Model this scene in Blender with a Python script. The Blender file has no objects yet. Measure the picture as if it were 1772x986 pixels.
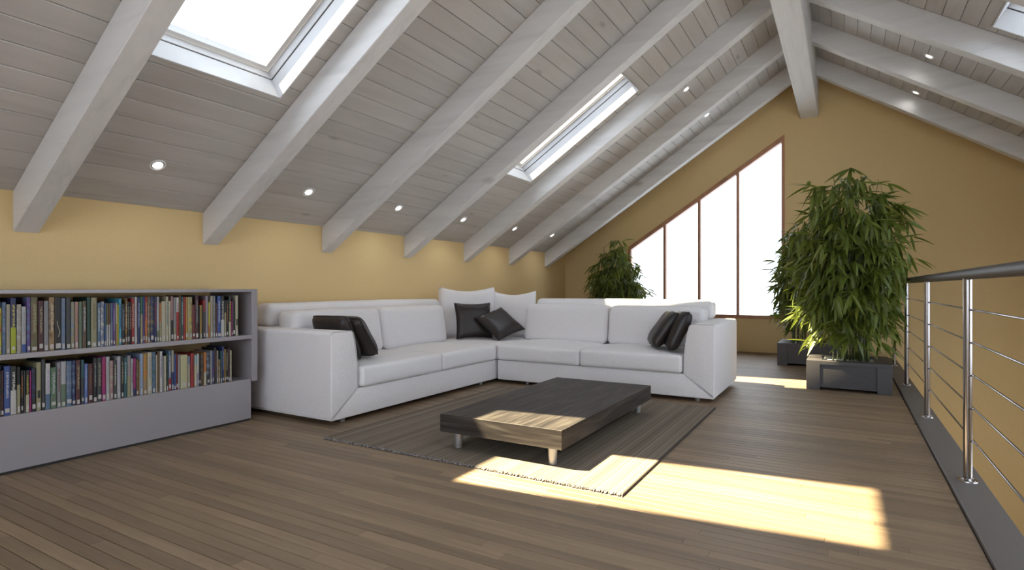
import bpy, bmesh, math, random
import numpy as np
from mathutils import Vector, Matrix
random.seed(7)
SC = bpy.context.scene
COL = SC.collection

# ---------------------------------------------------------------- camera, sky, sun, exposure
cd = bpy.data.cameras.new('camera'); cam = bpy.data.objects.new('camera', cd); COL.objects.link(cam)
cd.sensor_width = 36.0; cd.lens = 20.0; cd.clip_start = 0.02; cd.clip_end = 500
cd.shift_y = 4.0 / 1772
cam.location = (0, 0, 1.0)
cam.rotation_euler = (math.pi / 2, 0, math.atan(575 / 984.4))
SC.camera = cam

w = bpy.data.worlds.new('sky'); SC.world = w; w.use_nodes = True
bg = w.node_tree.nodes['Background']
bg.inputs['Color'].default_value = (0.82, 0.895, 1.0, 1); bg.inputs['Strength'].default_value = 4.35

sd = bpy.data.lights.new('sun', 'SUN'); sun = bpy.data.objects.new('sun', sd); COL.objects.link(sun)
sd.energy = 44.0; sd.angle = math.radians(0.9); sd.color = (1.0, 0.84, 0.54)
sun.location = (-6, -3, 9)
sun.rotation_euler = Vector((0.67, 0.25, -1.0)).to_track_quat('-Z', 'Y').to_euler()

SC.view_settings.view_transform = 'Standard'; SC.view_settings.look = 'None'
SC.view_settings.gamma = 1.0; SC.view_settings.use_curve_mapping = False
SC.view_settings.exposure = 0.0
try:
    SC.cycles.max_bounces = 10; SC.cycles.diffuse_bounces = 7; SC.cycles.transparent_max_bounces = 16
    SC.cycles.sample_clamp_indirect = 6.0
    SC.cycles.caustics_reflective = False; SC.cycles.caustics_refractive = False
except Exception: pass

# ---------------------------------------------------------------- materials
def newmat(name):
    m = bpy.data.materials.new(name); m.use_nodes = True
    return m, m.node_tree.nodes, m.node_tree.links, m.node_tree.nodes['Principled BSDF']
def plain(name, col, rough=0.5, metal=0.0, bump=0.0, bscale=200, spec=None, speck=0.0):
    m, N, L, b = newmat(name)
    b.inputs['Base Color'].default_value = (*col, 1); b.inputs['Roughness'].default_value = rough
    b.inputs['Metallic'].default_value = metal
    if spec is not None: b.inputs['Specular IOR Level'].default_value = spec
    if bump or speck:
        tc = N.new('ShaderNodeTexCoord'); n = N.new('ShaderNodeTexNoise')
        n.inputs['Scale'].default_value = bscale; n.inputs['Detail'].default_value = 3
        L.new(tc.outputs['Object'], n.inputs['Vector'])
        if bump:
            bp = N.new('ShaderNodeBump'); bp.inputs['Strength'].default_value = bump; bp.inputs['Distance'].default_value = 0.004
            L.new(n.outputs['Fac'], bp.inputs['Height']); L.new(bp.outputs['Normal'], b.inputs['Normal'])
        if speck:
            r = N.new('ShaderNodeMapRange'); r.inputs['From Min'].default_value = .3; r.inputs['From Max'].default_value = .7
            r.inputs['To Min'].default_value = 1 - speck; r.inputs['To Max'].default_value = 1 + speck
            mx = N.new('ShaderNodeVectorMath'); mx.operation = 'SCALE'; mx.inputs[0].default_value = col
            L.new(n.outputs['Fac'], r.inputs['Value']); L.new(r.outputs['Result'], mx.inputs['Scale'])
            L.new(mx.outputs['Vector'], b.inputs['Base Color'])
    return m
def ramp(N, stops):
    r = N.new('ShaderNodeValToRGB'); e = r.color_ramp.elements
    while len(e) < len(stops): e.new(0.5)
    for i, (p, c) in enumerate(stops): e[i].position = p; e[i].color = (*c, 1)
    return r
def wood(name, scale, stops, rough=.5, var=0.0, knots=0.0, bump=.15, coat=0.0, knotcol=(.2, .17, .14), spec=.5):
    """grain running along the axis whose scale is small; 'rnd' attribute varies each board"""
    m, N, L, b = newmat(name)
    tc = N.new('ShaderNodeTexCoord'); at = N.new('ShaderNodeAttribute'); at.attribute_name = 'rnd'
    off = N.new('ShaderNodeVectorMath'); off.operation = 'SCALE'; off.inputs[0].default_value = (3.7, 5.1, 2.3)
    mul = N.new('ShaderNodeMath'); mul.operation = 'MULTIPLY'; mul.inputs[1].default_value = 9.0
    L.new(at.outputs['Fac'], mul.inputs[0]); L.new(mul.outputs[0], off.inputs['Scale'])
    add = N.new('ShaderNodeVectorMath'); add.operation = 'ADD'
    L.new(tc.outputs['Object'], add.inputs[0]); L.new(off.outputs['Vector'], add.inputs[1])
    mp = N.new('ShaderNodeMapping'); mp.inputs['Scale'].default_value = scale
    L.new(add.outputs['Vector'], mp.inputs['Vector'])
    n = N.new('ShaderNodeTexNoise'); n.inputs['Scale'].default_value = 1; n.inputs['Detail'].default_value = 5
    n.inputs['Roughness'].default_value = .6; n.inputs['Distortion'].default_value = .6
    L.new(mp.outputs['Vector'], n.inputs['Vector'])
    r = ramp(N, stops); L.new(n.outputs['Fac'], r.inputs['Fac'])
    out = r.outputs['Color']
    if knots:
        v = N.new('ShaderNodeTexVoronoi'); v.inputs['Scale'].default_value = knots
        mp2 = N.new('ShaderNodeMapping')
        s = Vector(scale).normalized(); mp2.inputs['Scale'].default_value = [max(.35, min(1, x * 1.3)) for x in s]
        L.new(add.outputs['Vector'], mp2.inputs['Vector']); L.new(mp2.outputs['Vector'], v.inputs['Vector'])
        kr = N.new('ShaderNodeMapRange'); kr.inputs['From Min'].default_value = .03; kr.inputs['From Max'].default_value = .085
        kr.inputs['To Min'].default_value = .7; kr.inputs['To Max'].default_value = 0
        L.new(v.outputs['Distance'], kr.inputs['Value'])
        mk = N.new('ShaderNodeMix'); mk.data_type = 'RGBA'; mk.inputs[7].default_value = (*knotcol, 1)
        L.new(kr.outputs['Result'], mk.inputs[0]); L.new(out, mk.inputs[6]); out = mk.outputs[2]
    if var:
        vr = N.new('ShaderNodeMapRange'); vr.inputs['To Min'].default_value = 1 - var; vr.inputs['To Max'].default_value = 1 + var
        L.new(at.outputs['Fac'], vr.inputs['Value'])
        sc = N.new('ShaderNodeVectorMath'); sc.operation = 'SCALE'
        L.new(out, sc.inputs[0]); L.new(vr.outputs['Result'], sc.inputs['Scale']); out = sc.outputs['Vector']
    L.new(out, b.inputs['Base Color'])
    b.inputs['Roughness'].default_value = rough; b.inputs['Specular IOR Level'].default_value = spec
    if bump:
        bp = N.new('ShaderNodeBump'); bp.inputs['Strength'].default_value = bump; bp.inputs['Distance'].default_value = .002
        L.new(n.outputs['Fac'], bp.inputs['Height']); L.new(bp.outputs['Normal'], b.inputs['Normal'])
    return m
def glass_mat():
    m, N, L, b = newmat('window_glass')
    t = N.new('ShaderNodeBsdfTransparent'); t.inputs['Color'].default_value = (.97, .98, .98, 1)
    g = N.new('ShaderNodeBsdfGlossy'); g.inputs['Roughness'].default_value = .02; g.inputs['Color'].default_value = (.5, .5, .5, 1)
    fr = N.new('ShaderNodeFresnel'); fr.inputs['IOR'].default_value = 1.12
    mx = N.new('ShaderNodeMixShader')
    L.new(fr.outputs[0], mx.inputs[0]); L.new(t.outputs[0], mx.inputs[1]); L.new(g.outputs[0], mx.inputs[2])
    L.new(mx.outputs[0], N['Material Output'].inputs['Surface'])
    return m
def emit_mat(name, col, s):
    m, N, L, b = newmat(name)
    b.inputs['Base Color'].default_value = (.8, .8, .8, 1)
    b.inputs['Emission Color'].default_value = (*col, 1); b.inputs['Emission Strength'].default_value = s
    return m
def leaf_mat():
    m, N, L, b = newmat('bamboo_leaf')
    at = N.new('ShaderNodeAttribute'); at.attribute_name = 'rnd'
    r = ramp(N, [(0, (.050, .076, .012)), (.5, (.110, .148, .020)), (.85, (.18, .21, .036)), (1, (.30, .28, .06))])
    L.new(at.outputs['Fac'], r.inputs['Fac']); L.new(r.outputs['Color'], b.inputs['Base Color'])
    b.inputs['Roughness'].default_value = .42
    tr = N.new('ShaderNodeBsdfTranslucent'); tr.inputs['Color'].default_value = (.22, .27, .035, 1)
    mx = N.new('ShaderNodeMixShader'); mx.inputs[0].default_value = .22
    L.new(b.outputs[0], mx.inputs[1]); L.new(tr.outputs[0], mx.inputs[2]); L.new(mx.outputs[0], N['Material Output'].inputs['Surface'])
    return m
def rug_mat():
    m, N, L, b = newmat('striped_rug')
    tc = N.new('ShaderNodeTexCoord'); sx = N.new('ShaderNodeSeparateXYZ'); L.new(tc.outputs['Object'], sx.inputs[0])
    def n1(s, det):
        cm = N.new('ShaderNodeCombineXYZ'); L.new(sx.outputs['X'], cm.inputs['X'])
        n = N.new('ShaderNodeTexNoise'); n.inputs['Scale'].default_value = s; n.inputs['Detail'].default_value = det
        L.new(cm.outputs[0], n.inputs['Vector']); return n
    a = n1(130, 3); c = n1(14, 1)
    mx = N.new('ShaderNodeMath'); mx.operation = 'MULTIPLY_ADD'; mx.inputs[1].default_value = .28
    L.new(c.outputs['Fac'], mx.inputs[0])
    h = N.new('ShaderNodeMath'); h.operation = 'MULTIPLY'; h.inputs[1].default_value = .74; L.new(a.outputs['Fac'], h.inputs[0])
    L.new(h.outputs[0], mx.inputs[2])
    r = ramp(N, [(.36, (.085, .067, .052)), (.48, (.165, .135, .104)), (.56, (.225, .187, .145)), (.66, (.36, .31, .245))])
    L.new(mx.outputs[0], r.inputs['Fac']); L.new(r.outputs['Color'], b.inputs['Base Color'])
    wv = N.new('ShaderNodeTexNoise'); wv.inputs['Scale'].default_value = 1
    mp = N.new('ShaderNodeMapping'); mp.inputs['Scale'].default_value = (300, 60, 60); L.new(tc.outputs['Object'], mp.inputs[0]); L.new(mp.outputs[0], wv.inputs['Vector'])
    bp = N.new('ShaderNodeBump'); bp.inputs['Strength'].default_value = .5; bp.inputs['Distance'].default_value = .003
    L.new(wv.outputs['Fac'], bp.inputs['Height']); L.new(bp.outputs['Normal'], b.inputs['Normal'])
    b.inputs['Roughness'].default_value = .95; b.inputs['Specular IOR Level'].default_value = .1
    return m
BOOKM = {}
def book_mat(col, txt=None, fleck=None):
    col = tuple(.62 * c for c in col); txt = txt and tuple(.72 * c for c in txt); fleck = fleck and tuple(.72 * c for c in fleck)
    k = (col, txt, fleck)
    if k in BOOKM: return BOOKM[k]
    m, N, L, b = newmat('book_cloth'); b.inputs['Roughness'].default_value = .45
    out = None
    base = N.new('ShaderNodeRGB'); base.outputs[0].default_value = (*col, 1); out = base.outputs[0]
    tc = N.new('ShaderNodeTexCoord')
    if fleck:
        n = N.new('ShaderNodeTexNoise'); n.inputs['Scale'].default_value = 26; n.inputs['Detail'].default_value = 2
        L.new(tc.outputs['Object'], n.inputs['Vector'])
        r = N.new('ShaderNodeMapRange'); r.inputs['From Min'].default_value = .46; r.inputs['From Max'].default_value = .6
        L.new(n.outputs['Fac'], r.inputs['Value'])
        mx = N.new('ShaderNodeMix'); mx.data_type = 'RGBA'; mx.inputs[7].default_value = (*fleck, 1)
        L.new(r.outputs['Result'], mx.inputs[0]); L.new(out, mx.inputs[6]); out = mx.outputs[2]
    if txt:   # worn, unreadable lettering: short dabs of ink in a narrow column of the spine
        sp = N.new('ShaderNodeSeparateXYZ'); L.new(tc.outputs['Generated'], sp.inputs[0])
        def band(sock, lo, hi):
            a = N.new('ShaderNodeMath'); a.operation = 'GREATER_THAN'; a.inputs[1].default_value = lo; L.new(sock, a.inputs[0])
            c = N.new('ShaderNodeMath'); c.operation = 'LESS_THAN'; c.inputs[1].default_value = hi; L.new(sock, c.inputs[0])
            d = N.new('ShaderNodeMath'); d.operation = 'MULTIPLY'; L.new(a.outputs[0], d.inputs[0]); L.new(c.outputs[0], d.inputs[1]); return d.outputs[0]
        n = N.new('ShaderNodeTexNoise'); n.inputs['Scale'].default_value = 1; n.inputs['Detail'].default_value = 1
        mp = N.new('ShaderNodeMapping'); mp.inputs['Scale'].default_value = (1, 170, 170); L.new(tc.outputs['Object'], mp.inputs[0]); L.new(mp.outputs[0], n.inputs['Vector'])
        g = N.new('ShaderNodeMath'); g.operation = 'GREATER_THAN'; g.inputs[1].default_value = .48; L.new(n.outputs['Fac'], g.inputs[0])
        p = N.new('ShaderNodeMath'); p.operation = 'MULTIPLY'; L.new(band(sp.outputs['Y'], .3, .72), p.inputs[0]); L.new(band(sp.outputs['Z'], .35, .88), p.inputs[1])
        q = N.new('ShaderNodeMath'); q.operation = 'MULTIPLY'; L.new(p.outputs[0], q.inputs[0]); L.new(g.outputs[0], q.inputs[1])
        mx = N.new('ShaderNodeMix'); mx.data_type = 'RGBA'; mx.inputs[7].default_value = (*txt, 1)
        L.new(q.outputs[0], mx.inputs[0]); L.new(out, mx.inputs[6]); out = mx.outputs[2]
    L.new(out, b.inputs['Base Color'])
    BOOKM[k] = m; return m

M = {}
M['wall'] = plain('yellow_plaster', (.71, .535, .275), .85, bump=.12, bscale=160, speck=.05, spec=.2)
M['wallW'] = plain('outer_render', (.6, .58, .55), .9)
M['ceil'] = wood('white_glazed_boards', (9, .8, 9), [(.25, (.45, .43, .405)), (.5, (.51, .49, .465)), (.78, (.565, .545, .52))], .6, var=.05, knots=3.2, bump=.1, knotcol=(.3, .28, .26))
M['rafter'] = wood('white_glazed_beam', (.9, 14, 9), [(.25, (.58, .57, .56)), (.5, (.68, .67, .66)), (.8, (.73, .72, .71))], .6, knots=2.2, bump=.1, knotcol=(.40, .38, .36))
M['ridge'] = wood('white_glazed_ridge', (14, .9, 9), [(.25, (.58, .57, .56)), (.5, (.68, .67, .66)), (.8, (.73, .72, .71))], .6, knots=2.2, bump=.1, knotcol=(.40, .38, .36))
M['lining'] = wood('white_pine_lining', (3, 3, 3), [(.3, (.60, .60, .61)), (.7, (.68, .68, .69))], .5, knots=7, bump=.05, knotcol=(.42, .38, .36))
M['floor'] = wood('brown_floorboards', (2.0, 30, 10), [(.25, (.178, .122, .076)), (.5, (.222, .154, .096)), (.75, (.27, .190, .119))], .52, var=.22, bump=.06)
M['seam'] = plain('floor_underlay', (.035, .025, .02), .9)
M['brown'] = wood('reddish_window_wood', (8, 8, 2.5), [(.3, (.34, .15, .075)), (.7, (.50, .25, .13))], .45, bump=.1)
M['glass'] = glass_mat()
M['curb'] = plain('grey_curb', (.13, .115, .105), .55, bump=.05, speck=.05)
M['steel'] = plain('polished_steel', (.36, .34, .34), .22, 1.0)
M['rail'] = plain('dark_steel_rail', (.06, .052, .047), .5, .2)
M['white'] = plain('white_lacquer', (.32, .30, .32), .22)
M['plinth'] = plain('dark_plinth', (.03, .03, .03), .7)
M['fabric'] = plain('off_white_fabric', (.80, .78, .79), .92, bump=.5, bscale=150, speck=.06, spec=.15)
M['seamf'] = plain('fabric_piping', (.58, .56, .56), .9)
M['leather'] = plain('black_leather', (.021, .015, .014), .4, bump=.12, bscale=90)
ST_ = [(.35, (.022, .018, .017)), (.52, (.045, .038, .034)), (.66, (.085, .074, .063))]
M['tablew'] = wood('dark_table_wood', (34, 2.2, 34), ST_, .5, bump=.08, spec=.3)
M['tablee'] = wood('dark_table_wood_end', (2.2, 34, 34), ST_, .55, bump=.08, spec=.3)
M['chrome'] = plain('brushed_leg', (.5, .5, .52), .38, .8)
M['rug'] = rug_mat()
M['fringe'] = plain('rug_fringe', (.20, .18, .17), .95, speck=.95, bscale=90)
M['planter'] = plain('grey_planter', (.062, .057, .059), .5)
M['gravel'] = plain('white_gravel', (.75, .75, .74), .8, bump=1, bscale=120)
M['cane'] = plain('green_cane', (.045, .065, .018), .4)
M['node'] = plain('cane_node', (.35, .36, .25), .5)
M['leaf'] = leaf_mat()
M['spot'] = emit_mat('lamp_disc', (1, .98, .95), 2.2)
M['ring'] = plain('white_ring', (.8, .8, .8), .3)
M['dark'] = plain('dark_metal', (.03, .03, .035), .4, .6)
M['paper'] = plain('paper_pages', (.55, .5, .4), .9)
M['label'] = plain('library_label', (.45, .43, .41), .7)
M['lower'] = plain('lower_floor', (.36, .29, .22), .6)

# ---------------------------------------------------------------- helpers
def link(name, me, mat=None, parent=None):
    o = bpy.data.objects.new(name, me); COL.objects.link(o)
    if mat is not None and me is not None:
        for mm in (mat if isinstance(mat, (list, tuple)) else [mat]): me.materials.append(mm)
    if parent is not None: o.parent = parent
    return o
def struct(o): o['kind'] = 'structure'; return o
def tag(o, label, cat, group=None):
    o['label'] = label; o['category'] = cat
    if group: o['group'] = group
    return o
def empty(name, loc=(0, 0, 0)):
    o = bpy.data.objects.new(name, None); COL.objects.link(o); o.location = loc; o.empty_display_size = .05
    return o
def setrnd(me, v):
    a = me.attributes.new('rnd', 'FLOAT', 'POINT')
    a.data.foreach_set('value', np.full(len(me.vertices), v, dtype=np.float32) if np.isscalar(v) else np.asarray(v, dtype=np.float32))
class MB:
    def __init__(s): s.v = []; s.f = []; s.r = []; s.mi = []
    def add(s, vs, fs, r=0.5, mi=0):
        b = len(s.v); s.v += [tuple(p) for p in vs]; s.f += [tuple(b + i for i in f) for f in fs]
        s.r += [r] * len(vs); s.mi += [mi] * len(fs); return s
    def box(s, x0, x1, y0, y1, z0, z1, r=.5, mi=0, T=None):
        vs = [(x, y, z) for z in (z0, z1) for y in (y0, y1) for x in (x0, x1)]
        if T: vs = [T(*p) for p in vs]
        fs = [(0, 2, 3, 1), (4, 5, 7, 6), (0, 1, 5, 4), (2, 6, 7, 3), (0, 4, 6, 2), (1, 3, 7, 5)]
        if T and getattr(T, 'flip', False): fs = [f[::-1] for f in fs]
        return s.add(vs, fs, r, mi)
    def cyl(s, c0, c1, r0, r1=None, n=16, cap=True, mi=0, r=.5):
        r1 = r0 if r1 is None else r1; c0 = Vector(c0); c1 = Vector(c1); d = (c1 - c0).normalized()
        a = d.orthogonal().normalized(); b = d.cross(a)
        vs = []
        for c, rr in ((c0, r0), (c1, r1)):
            for i in range(n):
                t = 2 * math.pi * i / n; vs.append(c + a * math.cos(t) * rr + b * math.sin(t) * rr)
        fs = [(i, (i + 1) % n, n + (i + 1) % n, n + i) for i in range(n)]
        if cap: fs += [tuple(range(n))[::-1], tuple(range(n, 2 * n))]
        return s.add(vs, fs, r, mi)
    def prism(s, poly, axis, a0, a1, r=.5, mi=0):
        """poly in the two other axes; extruded along axis"""
        n = len(poly); vs = []
        for a in (a0, a1):
            for (u, v) in poly:
                vs.append((a, u, v) if axis == 0 else (u, a, v) if axis == 1 else (u, v, a))
        fs = [tuple(range(n)), tuple(range(n, 2 * n))[::-1]] + [(i, n + i, n + (i + 1) % n, (i + 1) % n) for i in range(n)]
        return s.add(vs, fs, r, mi)
    def tube(s, pts, rad, n=8, closed=False, r=.5, mi=0):
        P = [Vector(p) for p in pts]; m = len(P); vs = []
        rads = rad if isinstance(rad, (list, tuple)) else [rad] * m
        prev = None
        for i, p in enumerate(P):
            if closed: t = (P[(i + 1) % m] - P[i - 1]).normalized()
            else: t = (P[min(i + 1, m - 1)] - P[max(i - 1, 0)]).normalized()
            a = t.orthogonal().normalized() if prev is None else (prev - t * prev.dot(t)).normalized()
            prev = a; b = t.cross(a)
            for k in range(n):
                q = 2 * math.pi * k / n; vs.append(p + (a * math.cos(q) + b * math.sin(q)) * rads[i])
        fs = []
        for i in range(m if closed else m - 1):
            j = (i + 1) % m
            for k in range(n): fs.append((i * n + k, i * n + (k + 1) % n, j * n + (k + 1) % n, j * n + k))
        if not closed: fs += [tuple(range(n))[::-1], tuple((m - 1) * n + k for k in range(n))]
        return s.add(vs, fs, r, mi)
    def mesh(s, name='mesh', bevel=0, seg=1, smooth=False, fix=True):
        me = bpy.data.meshes.new(name); me.from_pydata([tuple(v) for v in s.v], [], s.f)
        me.polygons.foreach_set('material_index', s.mi)
        if fix or bevel:
            setrnd(me, s.r)
            bm = bmesh.new(); bm.from_mesh(me)
            bmesh.ops.recalc_face_normals(bm, faces=bm.faces)
            if bevel:
                bmesh.ops.bevel(bm, geom=[e for e in bm.edges if len(e.link_faces) == 2 and e.calc_face_angle(0) > .3],
                                offset=bevel, segments=seg, profile=.5, affect='EDGES', clamp_overlap=True)
            bm.to_mesh(me); bm.free()
        else: setrnd(me, s.r)
        if smooth: me.polygons.foreach_set('use_smooth', [True] * len(me.polygons))
        me.update(); return me
    def build(s, name, mat, parent=None, bevel=0, seg=1, smooth=False, fix=True):
        return link(name, s.mesh(name, bevel, seg, smooth, fix), mat, parent)
def autosmooth(o, ang=40):
    me = o.data
    try: me.set_sharp_from_angle(angle=math.radians(ang))
    except Exception: pass
def rbox(name, size, r, mat, parent, loc=(0, 0, 0), puff=(0, 0, 0), n=14, shear=None, wob=0.0, seed=0):
    """upholstered block: rounded box with bulging faces. size = full extents."""
    hx, hy, hz = [a / 2 for a in size]; rr = min(r, hx, hy, hz)
    bm = bmesh.new()
    idx = {}
    def pt(a, b, c):
        k = (a, b, c)
        if k in idx: return idx[k]
        f = lambda t, h: (-h + (rr * t / 3 if t <= 3 else (2 * h - rr * (n - t) / 3 if t >= n - 3 else rr + (2 * h - 2 * rr) * (t - 3) / (n - 6))))
        p = Vector((f(a, hx), f(b, hy), f(c, hz)))
        q = Vector((max(-hx + rr, min(hx - rr, p.x)), max(-hy + rr, min(hy - rr, p.y)), max(-hz + rr, min(hz - rr, p.z))))
        d = p - q
        if d.length > 1e-7: p = q + d.normalized() * rr
        u, v, w_ = p.x / hx, p.y / hy, p.z / hz
        p.x += puff[0] * (1 - v * v) * (1 - w_ * w_) * u
        p.y += puff[1] * (1 - u * u) * (1 - w_ * w_) * v
        p.z += puff[2] * (1 - u * u) * (1 - v * v) * w_
        if wob:
            p.z += wob * math.sin(5.1 * p.x + 3 * p.y + seed) * math.sin(4.3 * p.y - 2 * p.x + seed * 2) * (w_ > .3)
        if shear: p = shear(p)
        idx[k] = bm.verts.new(p); return idx[k]
    for a in range(n):
        for b in range(n):
            for (A, B, flip) in ((0, 0, 0), (n, 0, 1)):
                for fn in (lambda i, j: (A, i, j), lambda i, j: (j, A, i), lambda i, j: (i, j, A)):
                    q = [pt(*fn(a, b)), pt(*fn(a + 1, b)), pt(*fn(a + 1, b + 1)), pt(*fn(a, b + 1))]
                    if not flip: q = q[::-1]
                    bm.faces.new(q)
    bmesh.ops.recalc_face_normals(bm, faces=bm.faces)
    me = bpy.data.meshes.new(name); bm.to_mesh(me); bm.free()
    me.polygons.foreach_set('use_smooth', [True] * len(me.polygons))
    o = link(name, me, mat, parent); o.location = loc
    return o

# ---------------------------------------------------------------- room constants (1 unit = 1 m)
XW, YB, YF = -4.407, 9.471, -2.6          # left wall, gable behind the window, gable behind the camera
XR0 = -0.445; XE = 2 * XR0 - XW           # ridge line, right wall
SL = 0.6535; ZW = 1.591; ZR = ZW + SL * (XR0 - XW)
AL = math.atan(SL); NX, NZ = -math.sin(AL), math.cos(AL)
LOW = -2.75                               # floor of the storey below the open stairwell
FX = 0.455                                # edge of the boards at the curb
def slopeT(side):
    def T(x, y, n):
        px, pz = x + NX * n, ZW + SL * (x - XW) + NZ * n
        return (px, y, pz) if side == 0 else (2 * XR0 - px, y, pz)
    return T
TL, TR = slopeT(0), slopeT(1)
RAFT = [1.469 + 1.1953 * k for k in range(-3, 7)]
SKX = (-3.335, -1.96)
SKY = [(-1.89, -1.02), (1.70, 2.565), (5.47, 6.155)]
SKR = [(-1.89, -1.02), (.51, 1.37), (1.70, 2.565), (2.895, 3.76), (4.09, 4.955), (5.47, 6.155)]  # openings missing from SKY are unseen skylights added to light the left wall
openings = (SKY, SKR)

# ---------------------------------------------------------------- walls
def poly_wall(name, outline, holes_rects, y0, y1, mat):
    pass
o = MB().box(XW - .25, XW, YF - .25, YB + .25, LOW - .2, ZW + .02).build('wall_left', M['wall']); struct(o)
# right wall of the stairwell, with unseen windows added to brighten the stairwell and left wall
RW_ADDED = [(3.4, 8.0, -2.1, -.6), (1.2, 6.6, .15, 1.42)]      # y range, z range of its two added windows
def wall_grid(rects, put):
    ys_ = sorted({YF - .25, YB + .25} | {v for r in rects for v in r[:2]}); zs_ = sorted({LOW - .2, ZW + .02} | {v for r in rects for v in r[2:]})
    for a, b in zip(ys_[:-1], ys_[1:]):
        for c, d in zip(zs_[:-1], zs_[1:]):
            if not any(r[0] <= a and b <= r[1] and r[2] <= c and d <= r[3] for r in rects): put(a, b, c, d)
m = MB(); wall_grid(RW_ADDED, lambda a, b, c, d: m.box(XE, XE + .25, a, b, c, d))
struct(m.build('wall_right', M['wall']))
for k, (wy0, wy1, wz0, wz1) in enumerate(RW_ADDED):
    fr = MB(); nm = 4
    for (a, b, c, d) in ((wy0, wy0 + .05, wz0, wz1), (wy1 - .05, wy1, wz0, wz1), (wy0, wy1, wz0, wz0 + .05), (wy0, wy1, wz1 - .05, wz1)): fr.box(XE + .09, XE + .16, a, b, c, d)
    wo = struct(fr.build('window_%d' % (9 + k), M['brown']))
    for q in range(1, nm): yy = wy0 + (wy1 - wy0) * q / nm; MB().box(XE + .09, XE + .16, yy - .025, yy + .025, wz0 + .05, wz1 - .05).build('mullion', M['brown'], wo)
    for q in range(nm): MB().box(XE + .12, XE + .126, wy0 + (wy1 - wy0) * q / nm + .02, wy0 + (wy1 - wy0) * (q + 1) / nm - .02, wz0 + .03, wz1 - .03).build('pane', M['glass'], wo)
# gable with the raked window
WX = [-3.215, -2.588, -2.028, -1.441, -0.778]; WZ0 = .516
def wz(x): return 1.687 + (3.299 - 1.687) * (x + 3.215) / (3.215 - .778)
def zc(x): return ZW + SL * (min(x, 2 * XR0 - x) - XW)
def gable(name, ya, yb, x0, x1, z0, ztop, mat=M['wall']):
    m = MB()
    m.prism([(XW - .25, LOW - .2), (XE + .25, LOW - .2), (XE + .25, z0), (XW - .25, z0)], 1, ya, yb)
    m.prism([(XW - .25, z0), (x0, z0), (x0, zc(x0) + .1), (XW - .25, zc(XW - .25) + .1)], 1, ya, yb)
    if x1 < XR0: m.prism([(x0, ztop(x0)), (x1, ztop(x1)), (x1, zc(x1) + .1), (x0, zc(x0) + .1)], 1, ya, yb)
    else:
        m.prism([(x0, ztop(x0)), (XR0, ztop(XR0)), (XR0, ZR + .1), (x0, zc(x0) + .1)], 1, ya, yb)
        m.prism([(XR0, ztop(XR0)), (x1, ztop(x1)), (x1, zc(x1) + .1), (XR0, ZR + .1)], 1, ya, yb)
    if x1 < XR0: m.prism([(x1, z0), (XE + .25, z0), (XE + .25, zc(XE + .25) + .1), (XR0, ZR + .1), (x1, zc(x1) + .1)], 1, ya, yb)
    else: m.prism([(x1, z0), (XE + .25, z0), (XE + .25, zc(XE + .25) + .1), (x1, zc(x1) + .1)], 1, ya, yb)
    o = m.build(name, mat); struct(o); return o
gable('wall_back', YB, YB + .25, WX[0], WX[-1], WZ0, wz)
gable('wall_front', YF - .25, YF, -3.4, 2.51, .5, lambda x: zc(x) - .35)

def raked_window(name, xs, z0, ztop, y0, y1, mat, wframe=.05):
    par = MB(); t = .052
    yo = y0
    x0, x1 = xs[0], xs[-1]
    par.prism([(x0, z0), (x0 + wframe, z0), (x0 + wframe, ztop(x0 + wframe)), (x0, ztop(x0))], 1, yo, y1)
    par.prism([(x1 - .042, z0), (x1, z0), (x1, ztop(x1)), (x1 - .042, ztop(x1 - .042))], 1, yo, y1)
    par.box(x0 + wframe, x1 - .042, yo, y1, z0, z0 + .052)
    par.prism([(x0 + wframe, ztop(x0 + wframe) - .075), (x1 - .042, ztop(x1 - .042) - .075), (x1 - .042, ztop(x1 - .042)), (x0 + wframe, ztop(x0 + wframe))], 1, yo, y1)
    w_ = par.build(name, mat, bevel=.002); struct(w_)
    for x in xs[1:-1]:
        MB().prism([(x - .02, z0 + .05), (x + .02, z0 + .05), (x + .02, ztop(x + .02) - .07), (x - .02, ztop(x - .02) - .07)], 1, yo + .004, y1 - .004).build('mullion', mat, w_, bevel=.002)
    for a, b in zip(xs[:-1], xs[1:]):
        MB().prism([(a + .02, z0 + .05), (b - .02, z0 + .05), (b - .02, ztop(b - .02) - .07), (a + .02, ztop(a + .02) - .07)], 1, y0 + .05, y0 + .056).build('pane', M['glass'], w_)
    return w_
raked_window('window_1', WX, WZ0, wz, YB - .012, YB + .09, M['brown'])
raked_window('window_2', [-3.4, -2.4, -1.43, XR0], .5, lambda x: zc(x) - .35, YF - .12, YF + .01, M['brown'])  # unseen glazing added behind the camera for frontal light, left half
raked_window('window_11', [XR0, .54, 1.53, 2.51], .5, lambda x: zc(x) - .35, YF - .12, YF + .01, M['brown'])  # right half of the added glazing
# lower storey
struct(MB().box(XW - .2, XE + .2, YF - .2, YB + .2, LOW - .2, LOW).build('floor_lower', M['lower']))
# slab under the boards and the wall beneath it
slab = struct(MB().box(XW, .60, YF, YB, -.28, -.022).build('floor', M['seam']))
struct(MB().box(.40, .59, YF, YB, LOW, -.28).build('wall_lower', M['wall']))

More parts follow.
